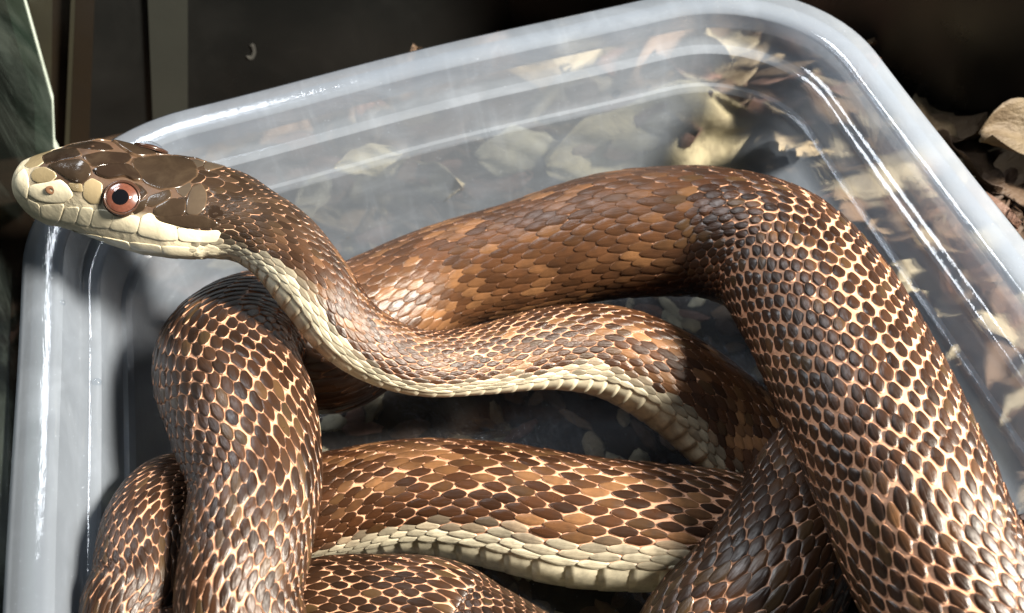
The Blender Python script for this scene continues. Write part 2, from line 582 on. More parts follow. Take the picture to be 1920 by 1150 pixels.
# (px, py, height, width in px, dorsal side in camera axes, scale pitch / radius, scale fill, tan amount)
CTRL = [
    (28, 349, 7.47, 100, HD, .45, 1.0, 0), (90, 357, 7.39, 130, HD, .45, 1.0, 0), (180, 369, 7.25, 150, HD, .45, 1.0, 0), (270, 381, 7.13, 160, HD, .45, 1.0, 0), (350, 392, 7.02, 165, HD, .42, 1.0, 0),
    (430, 404, 6.92, 152, (.1, .8, .6), .42, 1.1, 0), (520, 456, 6.72, 150, (.5, .75, .35), .42, 1.1, .15), (588, 538, 6.4, 150, (.80, .58, -.02), .42, 1.1, .3), (645, 613, 6.0, 140, (.72, .68, .12), .46, 1.05, .36),
    (715, 660, 5.6, 132, (.45, .85, .3), .5, .97, .42), (800, 683, 5.25, 126, (.1, .9, .45), .52, .95, .42), (900, 677, 4.9, 132, (0, .9, .42), .52, .93, .38), (1040, 655, 4.5, 160, (.08, .95, .22), .48, .96, .38),
    (1160, 668, 4.1, 182, (.2, .95, .12), .45, 1.0, .45), (1280, 732, 3.6, 195, (.5, .85, .1), .42, 1.05, .45), (1380, 815, 3.1, 200, (.6, .74, .35), .4, 1.05, .4),
    (1490, 905, 2.85, 205, (.5, .5, .7), .4, 1.05, .2), (1570, 985, 2.85, 208, (-.2, .4, .9), .42, 1.0, .2), (1480, 1035, 2.9, 220, (-.1, .9, .4), .45, .98, .3), (1370, 1002, 2.95, 230, (0, 1, .15), .47, .92, .4),
    (1240, 993, 3.0, 242, (0, 1, -.03), .48, .93, .4), (1080, 980, 3.0, 250, (0, 1, -.03), .49, .93, .42), (930, 950, 3.0, 238, (0, 1, 0), .48, .95, .4), (780, 932, 3.0, 215, (0, 1, .2), .45, .96, .5), (640, 945, 2.95, 200, (0, .85, .5), .42, 1.0, .5),
    (520, 965, 3.1, 180, (0, .7, .7), .42, 1.1, .3), (400, 960, 3.9, 165, (.1, .4, .9), .42, 1.1, .1), (330, 935, 4.9, 165, (.1, .1, 1), .40, 1.08, .05), (284, 985, 5.45, 170, (0, .0, 1), .40, .96, .05), (268, 1080, 5.55, 178, (-.1, 0, 1), .40, .96, .05), (258, 1180, 5.4, 186, (-.1, 0, 1), .40, .96, .05),
    ('w', 2.05, -9.6, 4.6, .80, (0, 0, 1), .40, 1.0, .1), ('w', 2.7, -12.2, 3.5, .95, (0, 0, 1), .38, 1.0, .1), ('w', 4.6, -14.4, 3.0, 1.05, (0, 0, 1), .36, 1.0, .1), ('w', 7.5, -14.9, 3.0, 1.1, (0, 0, 1), .34, 1.0, .1), ('w', 10.0, -13.9, 3.7, 1.12, (0, 0, 1), .32, .96, .1),
    ('w', 11.0, -12.2, 4.7, 1.12, (.3, .1, .95), .30, .92, .1), (1740, 1020, 5.15, 322, (-.02, .08, 1), .29, .885, .12), (1693, 905, 5.2, 318, (-.02, .08, 1), .285, .885, .12), (1640, 785, 5.2, 312, (-.02, .08, 1), .28, .88, .12), (1582, 665, 5.1, 300, (0, .12, 1), .28, .875, .15),
    (1525, 565, 4.95, 286, (.05, .22, .96), .28, .875, .15), (1450, 478, 4.75, 262, (.2, .4, .9), .29, .885, .12), (1345, 440, 4.5, 245, (.05, .5, .86), .36, 1.08, .15), (1240, 436, 4.35, 240, (0, .5, .86), .42, 1.16, .22), (1120, 448, 4.15, 232, (0, .5, .86), .44, 1.18, .35), (980, 484, 3.9, 210, (0, .5, .86), .44, 1.18, .45),
    (830, 524, 3.75, 200, (0, .5, .86), .44, 1.18, .45), (705, 592, 3.7, 228, (0, .5, .86), .44, 1.18, .35), (615, 650, 3.8, 250, (0, .45, .9), .42, 1.15, .2), (505, 622, 4.4, 232, (0, .4, .9), .40, .96, .05), (428, 675, 5.1, 258, (-.1, .25, .95), .37, .955, .02),
    (458, 785, 5.55, 268, (0, 0, 1), .37, .95, .02), (480, 900, 5.7, 240, (.05, 0, 1), .38, .95, .04), (464, 1020, 5.7, 234, (.05, 0, 1), .38, .955, .06), (452, 1160, 5.55, 230, (.05, 0, 1), .40, .96, .06),
    ('w', 2.75, -10.2, 4.9, .82, (0, 0, 1), .40, 1.0, .1), ('w', 4.2, -12.0, 3.6, .9, (0, 0, 1), .40, 1.0, .1), ('w', 6.3, -12.3, 3.0, 1.0, (0, 0, 1), .38, 1.0, .1), (1330, 1240, 3.1, 300, (0, 0, 1), .38, 1.0, .1),
    (1432, 1108, 3.4, 286, (.1, .0, 1), .33, .99, .1), (1494, 985, 3.4, 250, (.2, 0, 1), .33, 1.0, .1), (1560, 870, 3.2, 235, (.2, 0, 1), .37, 1.0, .1), ('w', 12.0, -8.2, 2.75, .8, (0, 0, 1), .4, 1.0, .1), ('w', 12.0, -10.3, 2.75, .8, (0, 0, 1), .4, 1.0, .1),
    ('w', 10.9, -12.1, 2.9, .78, (0, 0, 1), .4, 1.0, .05), ('w', 8.6, -12.3, 4.6, .76, (0, 0, 1), .42, 1.0, .02), ('w', 6.6, -10.9, 4.4, .76, (0, 0, 1), .43, .95, .02), (905, 1195, 3.6, 190, (0, .3, .95), .43, .925, .0), (820, 1150, 3.6, 196, (0, .3, .95), .43, .925, .0), (700, 1142, 3.6, 194, (0, .3, .95), .43, .935, .0), (580, 1150, 3.5, 188, (0, .3, .95), .43, .95, 0),
    ('w', 2.2, -8.2, 3.0, .55, (0, 0, 1), .43, 1.0, 0), ('w', 2.0, -9.9, 2.7, .42, (0, 0, 1), .43, 1.0, 0), ('w', 3.0, -11.2, 2.4, .22, (0, 0, 1), .43, 1.0, 0), ('w', 4.0, -11.0, 2.2, .06, (0, 0, 1), .43, 1.0, 0),
]
P, R, D, KP, KF, TN = [], [], [], [], [], []
for c in CTRL:
    if c[0] == 'w':
        p = np.array([c[1], c[2], c[3] + k0])
        r = c[4]
        rest = c[5:]
    else:
        p = on_z(c[0], c[1], c[2] + k0)
        r = c[3] / 2 * depth(p) / F_PX
        rest = c[4:]
    P.append(p)
    R.append(r)
    D.append(cam_vec(rest[0]))
    KP.append(rest[1])
    KF.append(rest[2])
    TN.append(rest[3])
P, R, D, KP, KF, TN = map(np.array, (P, R, D, KP, KF, TN))
KP = KP * 0.86


def catmull(A, per):
    A = np.asarray(A, float)
    if A.ndim == 1:
        A = A[:, None]
    E0 = np.vstack([2 * A[0] - A[1], A, 2 * A[-1] - A[-2]])
    out = []
    for i in range(1, len(E0) - 2):
        u = np.linspace(0, 1, per, endpoint=False)[:, None]
        a, b, c, d_ = E0[i - 1], E0[i], E0[i + 1], E0[i + 2]
        out.append(0.5 * ((2 * b) + (c - a) * u + (2 * a - 5 * b + 4 * c - d_) * u ** 2 + (3 * b - a - 3 * c + d_) * u ** 3))
    out.append(A[-1:])
    return np.vstack(out)


per = 30
pc, rc, dc = catmull(P, per), catmull(R, per)[:, 0], catmull(D, per)
kpc, kfc, tnc = catmull(KP, per)[:, 0], catmull(KF, per)[:, 0], catmull(TN, per)[:, 0]
arc = np.concatenate([[0], np.cumsum(np.linalg.norm(np.diff(pc, axis=0), axis=1))])
STEP = 0.04
S = np.arange(0, arc[-1], STEP)


def res(a):
    a = np.asarray(a)
    return np.interp(S, arc, a) if a.ndim == 1 else np.stack([np.interp(S, arc, a[:, k]) for k in range(3)], 1)


def smooth(a, n):
    k = np.hanning(n + 2)[1:-1]
    k /= k.sum()
    pad = n // 2
    if a.ndim == 1:
        return np.convolve(np.pad(a, pad, mode='edge'), k, 'valid')[:len(a)]
    return np.stack([smooth(a[:, i], n) for i in range(a.shape[1])], 1)


pc, rc, dc, kpc, kfc, tnc = res(pc), res(rc), res(dc), res(kpc), res(kfc), res(tnc)
rc, dc, kpc, kfc = smooth(rc, 25), smooth(dc, 25), smooth(kpc, 25), smooth(kfc, 25)
tn = np.gradient(pc, axis=0)
tn = smooth(tn, 9)
tn /= np.linalg.norm(tn, axis=1)[:, None]
dc -= (dc * tn).sum(1)[:, None] * tn
dc /= np.linalg.norm(dc, axis=1)[:, None]
lc = np.cross(dc, tn)                                     # left of the snake: positive theta
# ---- head outline: picture silhouettes turned into half width / top / bottom heights
KPX = depth(on_z(180, 369, 7.25 + k0)) / F_PX             # cm per px at the head
hx = np.array([28, 34, 45, 58, 72, 100, 130, 181, 225, 286, 340, 400, 450, 500])
htop = np.array([0, 28, 49, 58, 65, 78, 91, 108, 104, 100, 101, 90, 82, 76])
hbot = np.array([0, 14, 29, 44, 56, 66, 67, 76, 88, 98, 97, 94, 86, 76])
hw = np.array([0, 22, 36, 46, 53, 63, 71, 85, 94, 105, 109, 101, 88, 76])
QN = 1.54
SF, CF = 0.643, 0.766


def solve_h(Sx, w):
    return np.maximum(np.maximum(Sx ** QN - (w * SF) ** QN, 0) ** (1 / QN) / CF, 0.30 * Sx)


ht_px, hb_px = solve_h(htop.astype(float), hw.astype(float)), solve_h(hbot.astype(float), hw.astype(float))
hd = (hx - 28) * KPX * 1.012                               # distance from the snout along the axis
HEAD_END, NECK_AT = (440 - 28) * KPX, (520 - 28) * KPX


def section(s, th):
    """lateral and dorsal offset of the body surface; s, th arrays"""
    r = np.interp(s, S, rc)
    w_h = np.interp(s, hd, hw * KPX)
    t_h = np.interp(s, hd, ht_px * KPX)
    b_h = np.interp(s, hd, hb_px * KPX)
    k = np.clip((s - HEAD_END) / (NECK_AT - HEAD_END), 0, 1)
    k = k * k * (3 - 2 * k)
    w = w_h * (1 - k) + r * 1.02 * k
    ct, st = np.cos(th), np.sin(th)
    hgt = np.where(ct > 0, t_h * (1 - k) + r * 1.0 * k, b_h * (1 - k) + r * 0.94 * k)
    e = 0.74 * (1 - k) + 1.0 * k
    lat = w * np.sign(st) * np.abs(st) ** e
    dor = hgt * np.sign(ct) * np.abs(ct) ** e
    return lat, dor


def surf(s, th, h=0.0):
    lat, dor = section(s, th)
    c = np.stack([np.interp(s, S, pc[:, k]) for k in range(3)], -1)
    Lv = np.stack([np.interp(s, S, lc[:, k]) for k in range(3)], -1)
    Dv = np.stack([np.interp(s, S, dc[:, k]) for k in range(3)], -1)
    nrm = np.sin(th)[..., None] * Lv + np.cos(th)[..., None] * Dv
    return c + lat[..., None] * Lv + dor[..., None] * Dv + nrm * np.asarray(h)[..., None]


snake = empty('snake', (0, 0, 0))
CREAM = np.array([0.66, 0.615, 0.46])
SEAM = np.array([0.60, 0.330, 0.205])
DARK = np.array([0.024, 0.0108, 0.0054])
TAN = np.array([0.185, 0.092, 0.040])
GREYB = np.array([0.086, 0.042, 0.020])


def lattice_noise(seed, ns, nt):
    g = np.random.default_rng(seed).random((ns, nt))

    def f(x, y):
        x, y = np.asarray(x) % (ns - 1), np.asarray(y) % (nt - 1)
        i, j = x.astype(int), y.astype(int)
        u, v_ = x - i, y - j
        u, v_ = u * u * (3 - 2 * u), v_ * v_ * (3 - 2 * v_)
        return (g[i, j] * (1 - u) + g[i + 1, j] * u) * (1 - v_) + (g[i, j + 1] * (1 - u) + g[i + 1, j + 1] * u) * v_
    return f


blot = lattice_noise(3, 200, 40)
# ---- the skin: one continuous surface from snout to tail tip
NTH = 72
sb = np.concatenate([np.array([0.0, .004, .012, .025, .045, .07]), np.arange(0.10, S[-1], 0.05), [S[-1]]])
thb = np.linspace(-math.pi, math.pi, NTH, endpoint=False)
SB, TB = np.meshgrid(sb, thb, indexing='ij')
Vb = surf(SB, TB, np.where(SB > NECK_AT, -0.012, 0.0))
ab = np.abs(TB)
belly = np.clip((ab - 1.85) / 0.25, 0, 1)
headk = np.clip((NECK_AT - SB) / 0.5, 0, 1)
colb = SEAM * (1 - belly[..., None]) + CREAM * belly[..., None]
hz = np.clip((ab - 0.95) / 0.35, 0, 1)
front = np.clip(1 - SB / (70 * KPX), 0, 1)
hk = np.maximum(hz, front ** 0.5)
headc = np.array([0.065, 0.040, 0.025]) * (1 - hk[..., None]) + np.array([0.68, 0.62, 0.45]) * hk[..., None]
colb = colb * (1 - headk[..., None]) + headc * headk[..., None]
nb_ = len(sb)
ii, jj = np.meshgrid(np.arange(nb_ - 1), np.arange(NTH), indexing='ij')
Fb = np.stack([ii * NTH + jj, (ii + 1) * NTH + jj, (ii + 1) * NTH + (jj + 1) % NTH, ii * NTH + (jj + 1) % NTH], -1).reshape(-1, 4)
Vb = Vb.reshape(-1, 3)
body = grid_mesh('body', Vb, Fb, MAT['skin'], snake, {'Col': colb.reshape(-1, 3)})
bvh = BVHTree.FromPolygons([tuple(p) for p in Vb[:NTH * 160]], [tuple(int(x) for x in q) for q in Fb[:NTH * 159]])

# ---- scales: lattice of 31 rows round the back plus broad belly scutes
NROW, TH_MAX = 31, math.radians(114)
rowp = 2 * TH_MAX / (NROW - 1)
tt = np.concatenate([[0], np.cumsum(STEP / (kpc * rc))])[:len(S)]      # scale count along the body
NA, NB = 12, 7
ga = np.array([-1, -.94, -.82, -.6, -.3, 0, .3, .6, .82, .94, 1.0, 1.0])
gb = np.linspace(-1, 1, NB)
GA, GB = np.meshgrid(ga, gb, indexing='ij')
last = np.zeros_like(GA)
last[-1] = 1
wa = (0.72 - 0.42 * np.abs(GA) ** 1.15) / 0.72
wa = wa * np.sqrt(np.clip(1 - (np.clip(np.abs(GA) - 0.70, 0, 1) / 0.305) ** 2, 0.02, 1))
prof_h = 0.075 * (1 - np.abs(GB) ** 2.4) * (1 - np.abs(GA) ** 3) + 0.13 * ((GA + 1) / 2) ** 1.3 - 0.03
prof_h = np.where(np.abs(GB) > 0.99, prof_h - 0.09, prof_h)
prof_h = prof_h - last * 0.30
qi, qj = np.meshgrid(np.arange(NA - 1), np.arange(NB - 1), indexing='ij')
QF = np.stack([qi * NB + qj, qi * NB + qj + 1, (qi + 1) * NB + qj + 1, (qi + 1) * NB + qj], -1).reshape(-1, 4)
S_START = (368 - 28) * KPX
Tmax = int(tt[-1]) - 1
scs, sct = [], []
for k in range(int(np.interp(S_START, S, tt)), Tmax):
    for i in range(NROW):
        scs.append(k + 0.5 * (i % 2))
        sct.append(i - (NROW - 1) / 2)
scs, sct = np.array(scs) + rng.normal(0, 0.045, len(scs)), np.array(sct)
th_c = sct * rowp + rng.normal(0, 0.010, len(sct))
s_c = np.interp(scs, tt, S)
ok = (s_c > S_START + 0.25 * np.maximum(0, np.abs(th_c) - 1.2)) & (s_c < S[-1] - 0.2)
scs, sct, th_c, s_c = scs[ok], sct[ok], th_c[ok], s_c[ok]
r_c, kp_c, kf_c, tn_c = (np.interp(s_c, S, a) for a in (rc, kpc, kfc, tnc))
Pc = kp_c * r_c
siz = rng.normal(1, 0.06, len(s_c))
low = np.clip((np.abs(th_c) - 1.5) / 0.5, 0, 1)              # lower rows are bigger
hl = 0.5 * Pc * (1.10 * kf_c + 0.10 * low) * siz * np.where(rng.random(len(s_c)) < 0.02, 1.25, 1)
ha = 0.5 * rowp * (np.minimum(1.54 * kf_c ** 1.7, 1.68) + 0.2 * low) * rng.normal(1, 0.05, len(s_c))
pw = rowp * r_c
skew = rng.normal(0, 0.05, len(s_c))
SS = s_c[:, None, None] + GA * hl[:, None, None]
TT = th_c[:, None, None] + (GB * wa)[None] * ha[:, None, None] + skew[:, None, None] * GA * ha[:, None, None]
HH = prof_h[None] * pw[:, None, None] * rng.normal(1, 0.12, len(s_c))[:, None, None]
Vs = surf(SS, TT, HH)
# colours
bn = blot(s_c * 1.3, th_c * 3.6 + 20) * 0.45 + blot(s_c * 4.3 + 50, th_c * 8 + 33) * 0.55
tanf = np.clip((bn - (0.78 - 0.42 * tn_c)) / 0.12, 0, 1) * np.clip(tn_c * 4, 0, 1) * np.clip(0.35 + np.abs(th_c), 0, 1)
tanf = np.clip(tanf + (rng.random(len(s_c)) < 0.05) * 0.35 * np.clip(tn_c * 5, 0, 1), 0, 1)
nS0 = len(s_c)
rnd = rng.random(nS0)
grey = np.clip(kf_c - 1.08, 0, .1) * 10 * np.clip(tn_c * 4, 0, 1)
base = DARK[None] * (0.5 + 1.1 * rnd[:, None]) + np.array([0.030, 0.020, 0.008])[None] * (rng.random((nS0, 1)) < 0.10)
base = base * (1 - 0.75 * grey[:, None]) + GREYB[None] * 0.75 * grey[:, None] * (0.7 + 0.6 * rnd[:, None])
warm = np.clip(tn_c * 1.6, 0, .8)[:, None]
base = base * (1 - 0.5 * warm) + np.array([0.072, 0.027, 0.010])[None] * 0.5 * warm * (0.6 + 0.8 * rnd[:, None])
base = base * (1 - tanf[:, None]) + TAN[None] * tanf[:, None] * (0.8 + 0.5 * rnd[:, None])
nk = np.clip((NECK_AT + 1.2 - s_c) / 1.2, 0, 1)              # nape is dark grey-brown
nap = np.array([0.032, 0.022, 0.014])[None] * (0.6 + 0.9 * rnd[:, None])
base = base * (1 - 0.7 * nk[:, None]) + nap * 0.7 * nk[:, None]
cr_at = np.interp(s_c, [0, 5, 12, 22, 30], [1.38, 1.48, 1.62, 1.56, 1.95])
crm = np.clip((np.abs(th_c) - cr_at + 0.5 * (bn - 0.5)) / 0.42, 0, 1)[:, None]
cre = CREAM[None] * (0.85 + 0.25 * rnd[:, None])
base = base * (1 - crm) + cre * crm
seam = SEAM[None] * (0.6 + 0.6 * rng.random((len(s_c), 1)))
pk = np.clip(kf_c - 0.9, 0, 0.2)[:, None] * 5                # overlapped skins show little pale edge
seam = seam * (1 - 0.35 * pk)
seam = seam * (1 - crm) + CREAM[None] * 0.8 * crm
colc = np.repeat(base, NA * NB, 0)
edgc = np.repeat(seam, NA * NB, 0)
uvs = np.tile(np.stack([(GA * 0.5 + 0.5).ravel(), (GB * 0.5 + 0.5).ravel()], 1), (len(s_c), 1))
Vs = Vs.reshape(-1, NA * NB, 3)
nS = len(s_c)
# belly scutes, one per step
vt = np.arange(int(np.interp((300 - 28) * KPX, S, tt)) + 1, Tmax)
v_s = np.interp(vt + 0.25, tt, S)
MA, MB = 6, 17
va, vb = np.linspace(-1, 1, MA - 1), np.linspace(-1, 1, MB)
va = np.concatenate([va, [1.0]])
VA, VB = np.meshgrid(va, vb, indexing='ij')
v_hl = 0.5 * 1.16 * np.interp(v_s, S, kpc * rc)
halfw = math.pi - TH_MAX - rowp * 0.55
SS2 = v_s[:, None, None] + VA * v_hl[:, None, None] - 0.10 * np.abs(VB) ** 3 * v_hl[:, None, None]
TT2 = math.pi + VB[None] * halfw + np.zeros_like(SS2)
vl = np.zeros_like(VA)
vl[-1] = 1
H2 = (0.016 * (VA + 1) / 2 - 0.006 + 0.004 * (1 - VA ** 4) - np.where(np.abs(VB) > .99, 0.02, 0) - 0.03 * vl)[None] * np.interp(v_s, S, rc)[:, None, None] / 0.9
V2 = surf(SS2, TT2, H2).reshape(-1, MA * MB, 3)
qi, qj = np.meshgrid(np.arange(MA - 1), np.arange(MB - 1), indexing='ij')
QF2 = np.stack([qi * MB + qj, qi * MB + qj + 1, (qi + 1) * MB + qj + 1, (qi + 1) * MB + qj], -1).reshape(-1, 4)
c2 = np.repeat(CREAM[None] * (0.9 + 0.2 * rng.random((len(vt), 1))), MA * MB, 0)
uv2 = np.tile(np.stack([np.full(MA * MB, 0.6), np.full(MA * MB, 0.5)], 1), (len(vt), 1))

# the 300 scales that show largest become single parts, the rest one part
cen = Vs[:, NA * NB // 2]
lat_, dor_ = np.sin(th_c), np.cos(th_c)
nrm_c = lat_[:, None] * np.stack([np.interp(s_c, S, lc[:, k]) for k in range(3)], -1) + dor_[:, None] * np.stack([np.interp(s_c, S, dc[:, k]) for k in range(3)], -1)
view = CAM[None] - cen
dist = np.linalg.norm(view, axis=1)
facing = (nrm_c * view).sum(1) / dist
rel = cen - CAM[None]
cxp = (M3.T @ rel.T).T
px, py = cxp[:, 0] / cxp[:, 2] * F_PX + CX, cxp[:, 1] / cxp[:, 2] * F_PX + CY
score = facing * hl * ha * r_c / dist ** 2
score[(px < 10) | (px > 1910) | (py < 10) | (py > 1140) | (facing < 0.45)] = 0
bvh_all = BVHTree.FromPolygons([tuple(p) for p in Vb], [tuple(int(x) for x in q) for q in Fb])
order = np.argsort(-score)
big = []
for idx in order:
    if score[idx] <= 0 or len(big) >= 300:
        break
    o0 = Vector(cen[idx] + nrm_c[idx] * 0.08)
    hit = bvh_all.ray_cast(o0, Vector(view[idx]).normalized())
    if hit[0] is None:
        big.append(idx)
isbig = np.zeros(nS, bool)
isbig[big] = True
rest = ~isbig
nr = int(rest.sum())
Va = np.concatenate([Vs[rest].reshape(-1, 3), V2.reshape(-1, 3)])
Fa = np.concatenate([(QF[None] + (np.arange(nr) * NA * NB)[:, None, None]).reshape(-1, 4),
                     (QF2[None] + (nr * NA * NB + np.arange(len(vt)) * MA * MB)[:, None, None]).reshape(-1, 4)])
mask = np.repeat(rest, NA * NB)
sc_all = grid_mesh('scales', Va, Fa, MAT['scale'], snake,
                   {'Col': np.concatenate([colc[mask], c2]), 'Edge': np.concatenate([edgc[mask], c2 * 0.75])},
                   np.concatenate([uvs[mask], uv2]))
sc_all['kind'] = 'stuff'
for idx in big:
    sl = slice(idx * NA * NB, (idx + 1) * NA * NB)
    grid_mesh('scale', Vs[idx], QF, MAT['scale'], snake, {'Col': colc[sl], 'Edge': edgc[sl]}, uvs[sl])

# ---- head plates: outlines read from the picture, laid on the head surface and domed
hc = int(180 * KPX / STEP)
h_o, h_t, h_d, h_l = pc[0], tn[hc // 2], dc[hc // 2], lc[hc // 2]


def z6(pts):
    return [(20 + a / 6.39, 250 + b / 6.39) for a, b in pts]


def z1(pts):
    return [(a / 3, 220 + b / 3) for a, b in pts]


def hit_head(px_, py_):
    dvec = Vector(ray(px_, py_)).normalized()
    h = bvh.ray_cast(Vector(CAM), dvec)
    if h[0] is None:
        dd = depth(on_z(180, 369, 7.25 + k0)) - 0.3
        q = CAM + ray(px_, py_) * dd / F_PX
        h = bvh.find_nearest(Vector(q))
    return np.array(h[0]), np.array(h[1])


def outline(poly, n=36):
    poly = np.array(poly, float)
    for _ in range(2):                                  # soften the corners
        nx = np.roll(poly, -1, 0)
        poly = np.stack([0.87 * poly + 0.13 * nx, 0.13 * poly + 0.87 * nx], 1).reshape(-1, 2)
    cl = np.vstack([poly, poly[:1]])
    L = np.concatenate([[0], np.cumsum(np.linalg.norm(np.diff(cl, axis=0), axis=1))])
    u = np.linspace(0, L[-1], n, endpoint=False)
    return np.stack([np.interp(u, L, cl[:, k]) for k in range(2)], 1)


def plate(name, poly, col, edge, thick, mirror=True, shrink=1.085):
    ol = outline(poly)
    c = ol.mean(0)
    rr = [0.0, 0.35, 0.65, 0.83, 0.93, 0.98, 1.0]
    hh = [1.0, 0.98, 0.94, 0.88, 0.80, 0.58, -0.5]
    n = len(ol)
    ar = math.sqrt(np.ptp(ol[:, 0]) * np.ptp(ol[:, 1])) * KPX
    th = 0.72 * thick * min(1.0, ar / 0.35)
    pos, root, hgt, uv = [], [], [], []
    for q, h in zip(rr, hh):
        pts = [c] if q == 0 else [c + (p - c) * q * shrink for p in ol]
        for p in pts:
            a, b = hit_head(*p)
            pos.append(a + b * th * h)
            root.append(a)
            hgt.append(th * h)
            uv.append((q, 0))
    faces = [(0, 1 + i, 1 + (i + 1) % n) for i in range(n)]
    for k in range(len(rr) - 2):
        o1, o2 = 1 + k * n, 1 + (k + 1) * n
        faces += [(o1 + i, o2 + i, o2 + (i + 1) % n, o1 + (i + 1) % n) for i in range(n)]
    pos = np.array(pos)
    for mir in ((False, True) if mirror else (False,)):
        v = pos
        fs = faces
        if mir:
            rt = np.array(root)
            rt = rt - 2 * ((rt - h_o) @ h_l)[:, None] * h_l[None]
            v = []
            for a, hh_ in zip(rt, hgt):
                near = bvh.find_nearest(Vector(a))
                v.append(np.array(near[0]) + np.array(near[1]) * hh_)
            fs = [tuple(reversed(f)) for f in faces]
        o = mesh_obj(name, v, fs, MAT['plate'], snake)
        me = o.data
        l = me.uv_layers.new(name='UVMap')
        for lp in me.loops:
            l.data[lp.index].uv = uv[lp.vertex_index]
        for an, cc in (('Col', col), ('Edge', edge)):
            ca = me.color_attributes.new(an, 'FLOAT_COLOR', 'POINT')
            ca.data.foreach_set('color', np.tile(np.array(tuple(cc) + (1,), np.float32), len(me.vertices)))


HB = (0.017, 0.0108, 0.0072)       # dark horn
HB2 = (0.025, 0.017, 0.011)
HT = (0.23, 0.185, 0.105)         # tan horn
HC = (0.70, 0.65, 0.48)          # cream
EB = (0.10, 0.062, 0.036)
EC = (0.62, 0.55, 0.38)
plate('head_plate', z6([(55, 570), (95, 480), (165, 425), (205, 520), (218, 650), (185, 790), (120, 720), (62, 640)]), HC, EC, .020, False)
plate('head_plate', z6([(165, 392), (250, 305), (365, 270), (398, 345), (330, 395), (235, 418)]), HT, EC, .020)
plate('head_plate', z6([(250, 490), (300, 430), (405, 408), (520, 465), (545, 520), (480, 582), (330, 592), (268, 560)]), HT, EC, .020)
plate('head_plate', z6([(385, 275), (560, 195), (790, 185), (850, 270), (780, 292), (560, 335), (430, 365), (402, 330)]), HB, EB, .020, False)
plate('head_plate', z6([(620, 172), (730, 128), (930, 95), (1150, 125), (1230, 200), (1080, 212), (850, 180)]), HB, EB, .018, False)
plate('head_plate', z6([(450, 395), (600, 345), (840, 312), (925, 370), (958, 440), (940, 520), (860, 592), (780, 592), (680, 540), (560, 455)]), HB2, EB, .028)
plate('head_plate', z6([(285, 620), (420, 600), (590, 560), (680, 640), (738, 745), (640, 828), (480, 828), (330, 800), (235, 740), (232, 650)]), HC, EC, .020)
plate('head_plate', z6([(690, 600), (850, 605), (862, 705), (745, 690)]), HT, EC, .03)
plate('head_plate', z6([(880, 605), (975, 545), (1095, 610), (1085, 720), (1075, 835), (960, 842), (872, 760)]), (0.24, 0.195, 0.115), EC, .020)
plate('head_plate', z6([(870, 275), (1100, 222), (1400, 245), (1445, 300), (1380, 365), (1180, 368), (1000, 408), (925, 345)]), HB, EB, .020, False)
plate('brow_plate', z6([(1000, 440), (1180, 388), (1400, 390), (1500, 450), (1570, 570), (1480, 575), (1360, 520), (1180, 552), (1050, 505)]), HB, EB, .075)
plate('head_plate', [(250, 299), (300, 299), (350, 309), (371, 325), (356, 340), (336, 351), (300, 355), (276, 345), (262, 330), (251, 313)], HB2, EB, .028)
plate('head_plate', [(281, 368), (318, 356), (322, 370), (291, 388), (274, 385)], HB2, EB, .026)
plate('head_plate', [(291, 390), (322, 373), (347, 376), (346, 402), (310, 408), (290, 402)], HB2, EB, .028)
plate('head_plate', [(350, 401), (351, 376), (361, 352), (377, 346), (388, 365), (385, 390), (370, 403)], (0.050, 0.038, 0.027), EB, .03)
plate('head_plate', [(329, 352), (355, 342), (359, 354), (346, 371), (334, 362)], (0.045, 0.036, 0.027), EB, .028)  # bluish glint painted in as a paler, greyer plate colour
plate('head_plate', [(252, 343), (266, 350), (277, 362), (264, 377), (257, 362)], HB, EB, .026)
plate('head_plate', [(260, 379), (278, 372), (271, 393), (254, 402), (250, 396)], HB2, EB, .026)
plate('head_plate', [(290, 405), (345, 405), (380, 405), (410, 420), (398, 428), (340, 425), (300, 415)], HB2, EB, .022)
plate('head_plate', [(390, 388), (408, 385), (420, 400), (412, 416), (392, 405)], HB, EB, .022)
plate('lip_plate', z6([(200, 790), (340, 855), (350, 1000), (300, 1000), (215, 890)]), HC, EC, .016)
plate('lip_plate', z6([(362, 870), (640, 842), (592, 1010), (560, 1065), (370, 1015)]), HC, EC, .016)
plate('lip_plate', z6([(665, 890), (822, 890), (772, 1078), (598, 1055)]), HC, EC, .016)
plate('lip_plate', z6([(842, 895), (990, 902), (942, 1112), (790, 1084)]), HC, EC, .016)
plate('lip_plate', z6([(1012, 922), (1115, 920), (1240, 962), (1185, 1140), (958, 1116)]), HC, EC, .016)
plate('lip_plate', z1([(652, 545), (785, 560), (768, 652), (612, 628)]), HC, EC, .016)
plate('lip_plate', z1([(802, 560), (850, 542), (900, 590), (985, 615), (1000, 690), (900, 690), (775, 657)]), HC, EC, .02)
plate('lip_plate', z1([(1000, 620), (1130, 640), (1240, 635), (1215, 705), (1010, 696)]), HC, EC, .02)
plate('lip_plate', z1([(380, 634), (560, 668), (600, 690), (480, 672)]), HC, EC, .02)
plate('lip_plate', z1([(565, 670), (720, 700), (735, 738), (640, 710)]), HC, EC, .025)
plate('lip_plate', z1([(728, 702), (900, 722), (912, 772), (742, 742)]), HC, EC, .016)
plate('lip_plate', z1([(908, 724), (1080, 734), (1082, 785), (918, 774)]), HC, EC, .016)
plate('lip_plate', z1([(1086, 734), (1220, 728), (1250, 775), (1088, 787)]), HC, EC, .016)
